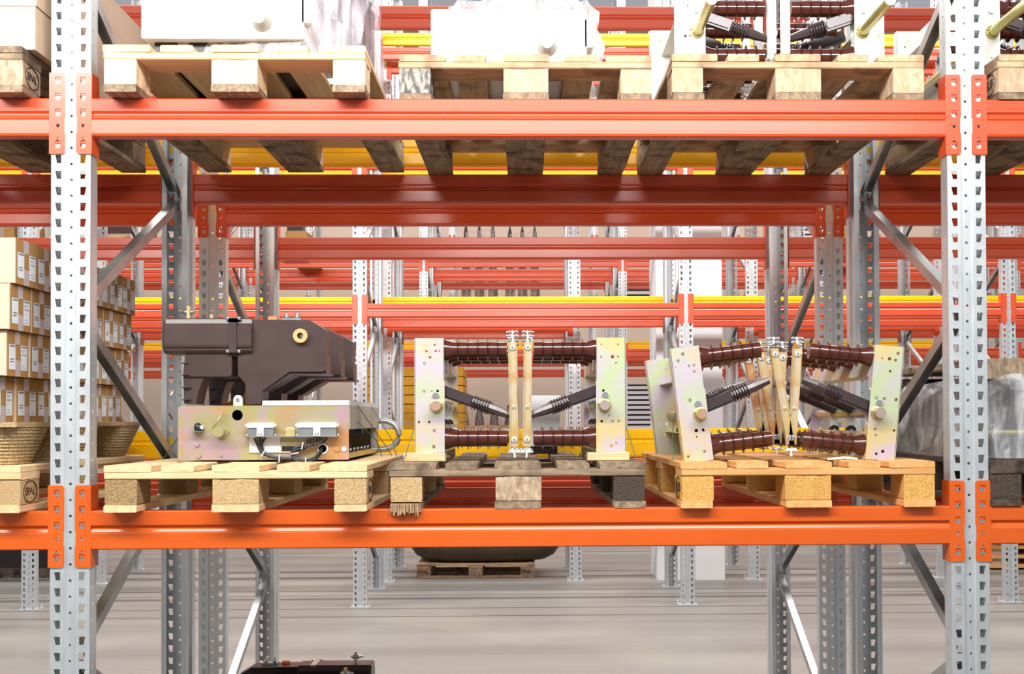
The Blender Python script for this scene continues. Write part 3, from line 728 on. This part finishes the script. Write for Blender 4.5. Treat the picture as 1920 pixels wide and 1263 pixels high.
disconnector('upright disconnector with brown ribbed insulators standing on pale wood blocks, middle of lower shelf', (cx, D0, LV[1] + DZ + .028), 0, 0, 0, (.2, .125), ZINCG, [(-.021, -.026), (.021, .025)])
for sx, s in ((-.31, 'left'), (.285, 'right')):
    mb = MB(); jbox(mb, (-.068, -.03, 0), (.068, .06, .028), W['pale'][1])
    tag(mb.obj('wood_block'), 'short pale wood block under the %s end of the middle disconnector' % s, 'wood block', 'wood blocks under the middle disconnector').location = (cx + sx, D0 + .005, LV[1] + DZ)
    mb = MB(); jbox(mb, (-.05, -.03, 0), (.05, .06, .028), W['grey'][1])
    tag(mb.obj('wood_block'), 'grey wood block under the rear %s end of the middle disconnector' % s, 'wood block', 'wood blocks under the middle disconnector').location = (cx + sx, D0 + .76, LV[1] + DZ)
cx3 = at(1480, 800, 3.86)[0]
disconnector('leaning disconnector with splayed end plates and crossed gold bars, right of lower shelf', (cx3, 3.86, LV[1] + DZ + .002), 0, math.radians(6.6), math.radians(5.2), (.17, .262), ZINCG, [(.010, -.044), (.012, .034)])
cx6 = at(1463, 90, 3.9)[0]
disconnector('disconnector with white end plates and long shaft stubs, upper shelf right', (cx6, 3.9, LV[2] + DZ), 0, 0, 0, (.175, .105), ZINCW, [(-.024, -.024), (.022, .022)], .3, rows=(.205, .045), sz=.115, bm=ZINCW)
cx7 = at(2014, 90, 3.9)[0]
disconnector('disconnector cut off by the right edge, upper shelf of the right bay', (cx7, 3.9, LV[2] + DZ), 0, 0, 0, (.175, .105), ZINCW, [(-.024, -.024), (.022, .022)], .3, rows=(.205, .045), sz=.115, bm=ZINCW)

# ---------------------------------------------------------------- white wrapped cabinets on the upper shelf
def cabinet(label, x0, x1, z0, z1, D):
    t = thing('control_cabinet', label, 'cabinet', ((x0 + x1) / 2, D, z0), 0, 'white cabinets wrapped in film')
    h = (x1 - x0) / 2; H = z1 - z0
    MB().box((-h, 0, 0), (h * .92, .66, H), WHITE, None, .004).obj('housing', t)
    MB().box((h * .9, .0, H * .28), (h, .3, H * .82), WHITE, None, .003).obj('side_box', t)
    MB().lathe([(0, .032), (.006, .03), (.012, .022), (.018, .02), (.05, .019), (.053, .0)], GREYP, Matrix.Translation((h * .43, 0, H * .28 )) @ Matrix.Rotation(-PI / 2, 4, 'Z'), 24).obj('knob', t)  # knob is white, its shading put into a grey base colour
    mb = MB()
    for k in range(5): mb.box((h * .8, -.001, H * .4 + k * .022), (h * .83, .001, H * .4 + k * .022 + .012), GALVD)
    mb.obj('vent_slot', t)
    return t
def wrap(label, x0, x1, y0, y1, z0, z1, m, seed, flare=.03, nseg=28, group='stretch film wraps', loc0=None):
    """crumpled bag of film round a load: a rounded box skin with folds"""
    rnd = random.Random(seed); cx_, cy_ = (x0 + x1) / 2, (y0 + y1) / 2; hx, hy = (x1 - x0) / 2, (y1 - y0) / 2
    vs = []; fs = []; nz = 10
    ph = [rnd.uniform(0, 6.3) for _ in range(8)]
    for i in range(nz + 1):
        k = i / nz; z = z0 + (z1 - z0) * k
        for j in range(nseg * 2):
            a = 2 * PI * j / (nseg * 2); c, s = math.cos(a), math.sin(a)
            e = .35; px = math.copysign(abs(c) ** e, c); py = math.copysign(abs(s) ** e, s)
            fold = .012 * math.sin(9 * a + ph[0] + 4 * k) + .009 * math.sin(17 * a + ph[1] - 7 * k) + .006 * math.sin(31 * a + ph[2] + 11 * k) + rnd.uniform(-.004, .004)
            top = 1 - .10 * max(0, k - .8) / .2; fl = flare * (1 - k) ** 2
            vs.append(((hx * top + fl) * px + fold * c, (hy * top + fl) * py + fold * s, z + .01 * math.sin(7 * a + ph[3]) * (1 if 0 < i else 0)))
    n = nseg * 2
    for i in range(nz):
        for j in range(n): fs.append((i * n + j, i * n + (j + 1) % n, (i + 1) * n + (j + 1) % n, (i + 1) * n + j))
    vs.append((0, 0, z1 + .01)); t = len(vs) - 1
    fs += [(nz * n + j, nz * n + (j + 1) % n, t) for j in range(n)]
    mb = MB(); mb.add(vs, fs, m, True); o = mb.obj('stretch_film'); o.location = (cx_, cy_, 0)
    return tag(o, label, 'stretch film', group)
zt = LV[2] + DZ
xa, za = at(265, 72, 3.86); xb, _ = at(582, 72, 3.86)
cabinet('bright white cabinet raised on a dark base, left pallet of upper shelf', xa, xb, za, za + .19, 3.86)
MB_ = MB().box((xa + .03, 3.9, zt), (xb - .02, 4.45, za), BLACK).box((xb - .06, 3.88, zt), (xb - .045, 4.45, za), ZINCG)
tag(MB_.obj('plinth'), 'dark low plinth wrapped in film under the left white cabinet', 'plinth')
xc_, _ = at(590, 50, 4.1); xd_, _ = at(672, 50, 4.1)
t = thing('wrapped_pole_unit', 'purple brown pole unit under film beside the left white cabinet', 'pole unit', ((xc_ + xd_) / 2, 4.12, zt))
h = (xd_ - xc_) / 2
for k in range(3):
    MB().prism([(-h, .02), (h * .6, .02), (h, .08), (h, .4), (-h, .4)], .0 + k * .16, .1 + k * .16, BROWN).obj('pole_housing', t)
MB().box((-h - .02, 0, 0), (h * .5, .42, .02), GALVD).obj('foot', t)
wrap('lilac crumpled film over the pole unit, left pallet of upper shelf', xa + .03, xd_ + .012, 3.905, 4.75, zt + .002, zt + .5, FILMP, 3, .02)
xa, _ = at(808, 60, 3.86); xb, _ = at(1112, 60, 3.86); z1 = at(960, 18, 3.86)[1]
cabinet('bright white cabinet standing low on the middle pallet of upper shelf', xa, xb, zt + .002, z1, 3.86)
wrap('clear film around the middle white cabinet on the upper shelf', xa + .03, xb + .025, 3.91, 4.65, zt + .002, z1 + .07, FILM, 5, .02)

# ---------------------------------------------------------------- cartons in the left bay
def print_lines(mb, y0, y1, z0, z1, x, kind):
    mb.box((x, y0, z0), (x + .0006, y1, z1), PAPER)
    w_ = y1 - y0; h_ = z1 - z0
    mb.box((x + .0006, y0 + .1 * w_, z1 - .1 * h_), (x + .0009, y1 - .08 * w_, z1 - .035 * h_), PRINT)
    if kind:
        for k, (a, b_) in enumerate(((.1, .7), (.1, .55), (.1, .85), (.1, .85), (.1, .3), (.1, .6), (.1, .75))):
            zz = z1 - h_ * (.2, .26, .36, .4, .55, .78, .9)[k]; mb.box((x + .0006, y0 + a * w_, zz - .012 * h_), (x + .0009, y0 + b_ * w_, zz + .008 * h_), PRINT)
    else:
        for k, b_ in enumerate((.75, .72)):
            zz = z1 - h_ * (.58, .68)[k]; mb.box((x + .0006, y0 + .15 * w_, zz - .025 * h_), (x + .0009, y0 + b_ * w_, zz + .01 * h_), PRINTD)
def carton():
    t = thing('carton', 'x', 'carton'); dx, dy, dz = .38, .168, .1395
    dy = .163
    MB().box((-dx, 0, 0), (0, dy, dz), CARD).box((-dx, -.0006, .001), (-.001, .0, dz - .001), CARDP).box((-.004, -.0008, 0), (.0006, .006, dz), CARDP).obj('box', t)
    for y, k in ((.018, 0), (.105, 1)):
        mb = MB(); print_lines(mb, y, y + .047, .02, .098 + .0 * k, .0004, k); mb.obj('paper_label', t)
    MB().box((.0002, .062, dz - .04), (.0007, .1, dz), TAPE).obj('tape', t)
    MB().box((.0002, .064, 0), (.0007, .102, .05), TAPE).obj('tape', t)
    return t
c0 = carton(); rowsn = ('bottom', 'second', 'third', 'top')
zb = LV[1] + DZ + .134; first = True
for r_ in range(4):
    for k in range(7):
        lb = 'brown labelled carton in the left bay, %s layer, %s from the front' % (rowsn[r_], NTH[k + 1])
        loc = (at(25, 600, 3.70)[0] + random.uniform(-.005, .005) - (.05, .022, .008, 0)[r_], 3.70 + k * .1655 - (.03, .0, .012, 0)[r_], zb + r_ * .1415)
        if first: c0.location = loc; c0['label'] = lb; c0['group'] = 'labelled cartons'; first = False; o = c0
        else: o = dup(c0, loc, None, lb)
        o.rotation_euler.z = random.uniform(-.012, .012)
# pressed wood pallet
t = thing('moulded_pallet', 'pressed wood chip pallet with ribbed cup feet under the labelled cartons', 'pallet', (at(22, 600, 3.70)[0] + .02 - .4, 3.69, LV[1] + DZ))
MB().box((-.4, 0, .118), (.4, 1.2, .133), MOULD).obj('deck', t)
for x in (-.3, .0, .29):
    for y in (.14, .6, 1.06):
        prof = []
        for k in range(12):
            z = .118 * k / 11; r0 = .078 + .05 * (k / 11); prof += [(z, r0), (min(.118, z + .003), r0 + .005)]
        mb = MB(); seg = 24; vs = []; fs = []
        for z, r0 in prof:
            for j in range(seg):
                a = 2 * PI * j / seg; c, s = math.cos(a), math.sin(a); e = .6
                vs.append((x + r0 * math.copysign(abs(c) ** e, c), y + r0 * math.copysign(abs(s) ** e, s), z))
        for i in range(len(prof) - 1):
            for j in range(seg): fs.append((i * seg + j, i * seg + (j + 1) % seg, (i + 1) * seg + (j + 1) % seg, (i + 1) * seg + j))
        fs += [tuple(range(seg)), tuple(range(len(vs) - seg, len(vs)))]
        mb.add(vs, fs, MOULD); mb.obj('cup_foot', t)
# plain big cartons above
xq = at(66, 50, 3.74)[0]
def bigbox(x1, y0, y1, z0, z1, lb, mark=False):
    t = thing('plain_carton', lb, 'carton', (x1, y0, z0), 0, 'plain large cartons')
    MB().box((-.6, 0, 0), (0, y1 - y0, z1 - z0), CARDP).obj('box', t)
    if mark:
        m_ = MB(); 
        for p in ([(.02, .19), (.035, .10), (.05, .19)], [(.075, .19), (.082, .10)]):
            m_.tube([(.0008, y1 - y0 - .12 + a * 1.0, b_ - .02) for a, b_ in p], .0016, PRINTD, 5)
        m_.obj('marker_writing', t)
    return t
bigbox(xq, 3.74, 4.10, zt, zt + .135, 'plain tan carton at the front, lower of two, left bay upper shelf')
bigbox(xq + .004, 3.74, 4.10, zt + .137, zt + .45, 'plain tan carton at the front, upper one, left bay upper shelf')
bigbox(xq + .004, 4.105, 4.86, zt, zt + .40, 'tall plain carton with handwritten mark at the back, left bay upper shelf', True)

# ---------------------------------------------------------------- film wrapped load, right bay lower shelf
zr = LV[1] + DZ; xr0 = at(1692, 800, 4.85)[0]
xR = at(1857, 900, 3.76)[0]
t = thing('crated_switchgear', 'dark ribbed switchgear under film with a pale rod, right bay lower shelf', 'switchgear', (xR + .045, 3.9, zr))
mb = MB()
for k in range(12): mb.box((0.02, .1 + k * .075, .1), (.62, .14 + k * .075, .16 + .012 * k), BROWN)
mb.obj('fins', t)
MB().box((.0, .03, 0), (.7, 1.0, .1), DARKM).obj('base', t)
MB().prism([(.0, .1), (.5, .1), (.5, .29), (.32, .29)], .02, .03, BROWN).obj('slanted_panel', t)
MB().cyl((-.0, .02, .085), (.5, .02, .085), .0105, GOLDR, 12).obj('rod', t)
MB().lathe([(0, .02), (.03, .02)], BLACK, Matrix.Translation((.13, .0, .085)), 12).obj('rod_clamp', t)
wz = at(1800, 693, 4.2)[1]
mb = MB(); jbox(mb, (0, 0, 0), (.8, .14, .07), CH_['grey'])
jbox(mb, (0, .14, .045), (.8, 1.0, .07), W['grey'][0])
tag(mb.obj('weathered_board'), 'weathered grey timber deck lying over the wrapped switchgear', 'timber').location = (xR + .05, 3.98, zr + .262)
wrap('clear crumpled plastic film over the dark switchgear, right bay lower shelf', xR + .015, xR + .8, 3.86, 4.95, zr + .002, zr + .27, FILM, 11, .025)

# ---------------------------------------------------------------- cords tying the loads
def cord(label, pts, m=GREENW, r_=.0016):
    mb = MB()
    for seg in pts: mb.tube(seg, r_, m, 5)
    return tag(mb.obj('tie_cord'), label, 'cord', 'tie cords')
cz = LV[1] + DZ; bx1 = BX0 + .278
cord('thin dark cord from the left end of the breaker box down to its pallet', [[(BX0 - .285, 4.0, cz + .09), (X(280, 4.0), 4.15, cz + .003)]])
cord('thin dark cords slanting over the grey end of the breaker box', [[(bx1 + .005, 4.12, cz + .185), (bx1 + .07, 4.45, cz + .03), (bx1 + .08, 4.5, cz + .004)],
     [(bx1 + .005, 4.5, cz + .185), (bx1 + .1, 4.35, cz + .06), (bx1 + .12, 4.3, cz + .004)], [(bx1 + .005, 4.12, cz + .13), (bx1 + .05, 4.3, cz + .06), (bx1 + .06, 4.35, cz + .004)]])
cord('thin dark cord left of the middle disconnector', [[(cx - .345, D0 + .02, cz + .11), (cx - .375, D0 - .04, cz + .004)]])
cord('thin dark cord right of the middle disconnector', [[(cx + .345, D0 + .02, cz + .11), (cx + .375, D0 - .02, cz + .004)]])
cord('green cord across the rear left plate of the leaning disconnector', [[(cx3 - .3, 4.2, cz + .3), (cx3 - .36, 4.0, cz + .1), (cx3 - .38, 3.85, cz + .002)]])
cord('white crumpled strip lying under the leaning disconnector', [[(cx3 + .12, 3.85, cz + .003), (cx3 + .17, 3.84, cz + .008), (cx3 + .22, 3.86, cz + .003)], [(cx3 + .14, 3.87, cz + .003), (cx3 + .2, 3.88, cz + .006)]], WHITE, .004)
xw, _ = at(990, 850, 4.85); xw2, _ = at(1037, 850, 4.85)
o = MB().prism([(-.06, 0), (.06, 0), (.068, .2), (-.068, .2)], 0, .1, LGREY).box((-.055, .01, -.03), (.055, .09, 0), DARKM).obj('plastic_bin')
tag(o, 'light grey plastic bin behind the gold bars of the middle disconnector', 'bin').location = ((xw + xw2) / 2 + .01, 4.72, cz + .03)

# ---------------------------------------------------------------- far loads
PT = pallet('stamped pallet standing alone on the floor beneath the dark hull', (0, 0, 0), PI / 2, 'tan', ('grey', 'grey', 'grey'), group='far pallets')
px_, _ = at(892, 1082, 12.25); PT.location = (px_ + .6, 12.25 + .4, 0); PT.rotation_euler.z = PI / 2
for x_ in (-.52, .53):
    me = text_mesh('EPAL', .05, INK); o = ob('stamp', me, PT); o.matrix_local = Matrix.Rotation(-PI / 2, 4, 'Z') @ Matrix.Translation((-.6 + x_, 0, 0)) @ Matrix.Identity(4)
    o.location = (-.4 - .002 , .6 + x_, .062); o.rotation_euler = (PI / 2, 0, -PI / 2)
t = thing('hull_vessel', 'dark brown rounded vessel resting on the lone floor pallet', 'vessel', (px_ + .09, 12.65, DZ))
mb = MB(); vs = []; fs = []; n = 24
for i, (k, z) in enumerate(((.55, 0), (.8, .02), (.93, .07), (1, .15), (1, .42), (.97, .44))):
    for j in range(n):
        a = 2 * PI * j / n; c, s = math.cos(a), math.sin(a)
        vs.append((.78 * k * math.copysign(abs(c) ** .6, c), .42 * k * math.copysign(abs(s) ** .6, s), z))
for i in range(5):
    for j in range(n): fs.append((i * n + j, i * n + (j + 1) % n, (i + 1) * n + (j + 1) % n, (i + 1) * n + j))
fs += [tuple(range(n)), tuple(range(5 * n, 6 * n))]
mb.add(vs, fs, mat('dark_brown_hull', (58, 46, 34), .5, 0, (72, 58, 42), (12, 2, 2)), True); mb.obj('shell', t)
MB().box((-.8, -.45, .42), (.8, .45, .45), DARKM).obj('lid', t)

FILMK = film('pinkish_film', (206, 186, 182), .3)
def cones(label, cx_, y, z, n_, w_, h_):
    t = thing('wrapped_insulator_rack', label, 'wrapped insulators', (cx_, y, z), 0, 'film wrapped insulators')
    MB().box((-w_ / 2 - .08, -.2, -.0), (w_ / 2 + .08, .2, .04), W['tan'][1]).obj('skid', t)
    me = None
    for k in range(n_):
        x = -w_ / 2 + w_ * k / (n_ - 1)
        if me is None: me = MB().lathe([(0, .10), (h_ * .3, .085), (h_ * .9, .04), (h_, .01)], DARKM, Matrix.Rotation(-PI / 2, 4, 'Y'), 12).mesh('cone')
        ob('insulator', me, t, (x, 0, .04))
    mb = MB().prism([(-w_ / 2 - .09, .03), (w_ / 2 + .09, .03), (w_ / 2 + .02, h_ * .95), (-w_ / 2, h_ * .9)], -.14, .14, FILMK); mb.obj('film', t)
for px, l, nm, n_, w_, h_ in ((899, 3, 'tall film wrapped trio of dark insulators high in the farthest row, left one of two', 3, .54, 1.5), (980, 3, 'tall film wrapped trio of dark insulators high in the farthest row, right one of two', 3, .5, 1.45), (912, 1, 'low film wrapped row of dark insulators at the bottom of the farthest row', 4, .9, .42)):
    x_, _ = at(px, 600, 24.1); cones(nm, x_, 24.2, LV[l] + DZ, n_, w_, h_)
    bx = MB().box((x_ - w_ / 2 - .1, 23.75, LV[l]), (x_ + w_ / 2 + .1, 24.9, LV[l] + DZ), W['tan'][1]).obj('skid_deck'); tag(bx, 'timber skid under the %s' % {899: 'left tall wrapped insulators, farthest row', 980: 'right tall wrapped insulators, farthest row', 912: 'low wrapped insulators, farthest row'}[px], 'skid')
def slats(label, px0, px1, y, z, n_):
    x0, x1 = at(px0, 700, y)[0], at(px1, 700, y)[0]
    t = thing('slatted_panel_stack', label, 'panel stack', ((x0 + x1) / 2, y, z), 0, 'stacks of pale slatted panels')
    h = (x1 - x0) / 2
    me = MB().box((-h, 0, 0), (h, 1.14, .06), LGREY).box((-h, .02, .06), (h, 1.12, .095), DARKM).mesh('panel')
    for k in range(n_): ob('panel', me, t, (0, 0, k * .098))
slats('stack of pale slatted panels low in the farthest row, right of centre', 1172, 1234, 23.73, LV[1] + .005, 10)
slats('stack of pale slatted panels on the third level of the farthest row', 1172, 1234, 23.73, LV[3] + .005, 4)
slats('stack of pale slatted panels high in the farthest row near the right posts', 1500, 1540, 23.73, LV[4] + .005, 4)
x0, x1 = at(684, 700, 17.1)[0], at(869, 700, 17.1)[0]
for xa, xb, nm in ((x0, -1.49, 'left'), (-1.33, x1, 'right')):
    t = thing('steel_section_stack', 'stack of mustard yellow steel sections in the fifth row, %s of its post' % nm, 'section stack', ((xa + xb) / 2, 17.0, LV[1]), 0, 'mustard section stacks'); h = (xb - xa) / 2
    for k in range(8): MB().box((-h, 0, k * .13), (h, 1.15, k * .13 + .118), MUST, None, .01).obj('section', t)
# right: planks stack on the floor, left: dark machines on a pallet
def yard(px0, px1, D): return at(px0, 1050, D)[0], at(px1, 1050, D)[0]
x0, x1 = yard(1858, 1990, 12.6)
t = thing('crate_stack', 'stack of yellowish open slatted crates on the floor at far right', 'crate stack', (x0, 12.6, 0))
for k in range(7):
    MB().box((0, 0, .02 + k * .1), (1.2, 1, .055 + k * .1), W['orange'][1]).box((.02, .02, .055 + k * .1), (.12, .9, .1201 + k * .1), W['tan'][1]).box((1.0, .02, .055 + k * .1), (1.1, .9, .12 + k * .1), W['tan'][1]).obj('crate_layer', t)
x0, x1 = yard(-40, 92, 12.4)
t = thing('dark_cabinet', 'black low machine housing on a pallet at far left floor', 'machine', (x0, 12.5, 0))
MB().box((0, 0, .1), (x1 - x0, 1, .85), DARKM, None, .03).obj('housing', t)
MB().box((.0, -.02, 0), (x1 - x0, 1, .1), W['dark'][1]).obj('skid', t)
for i, (px0, px1, row, l, h_, m, nm) in enumerate((
        (538, 585, 7, 4, .5, DARKM, 'dark crate'), (185, 262, 7, 4, .5, BROWN, 'brown bundled load'), (8, 36, 5, 3, .5, CARD, 'brown carton load'), (1572, 1625, 5, 3, .35, CARD, 'carton load'),
        (535, 575, 5, 3, .3, CARD, 'small carton load'), (1075, 1140, 6, 4, .4, DARKM, 'dark machine'), (585, 640, 6, 4, .5, WHITE, 'white box load'))):
    y = ROWS[row][0] - .01; x0, x1 = at(px0, 400, y)[0], at(px1, 400, y)[0]
    for xs_ in XS[row]:
        if x0 - .12 < xs_ < x1 + .12:
            if xs_ - x0 > x1 - xs_: x1 = min(x1, xs_ - .11)
            else: x0 = max(x0, xs_ + .11)
    if x1 - x0 < .12: continue
    t = thing('shelf_load', '%s far back on the %s row, level %s' % (nm, NTH[row], NTH[l]), 'load', ((x0 + x1) / 2, y, LV[l]), 0)
    h = (x1 - x0) / 2
    MB().box((-h, 0, .1), (h, 1.1, .1 + h_), m, None, .01).obj('body', t); MB().box((-h - .03, -.02, 0), (h + .03, 1.2, .1), W['tan'][1]).obj('skid', t)
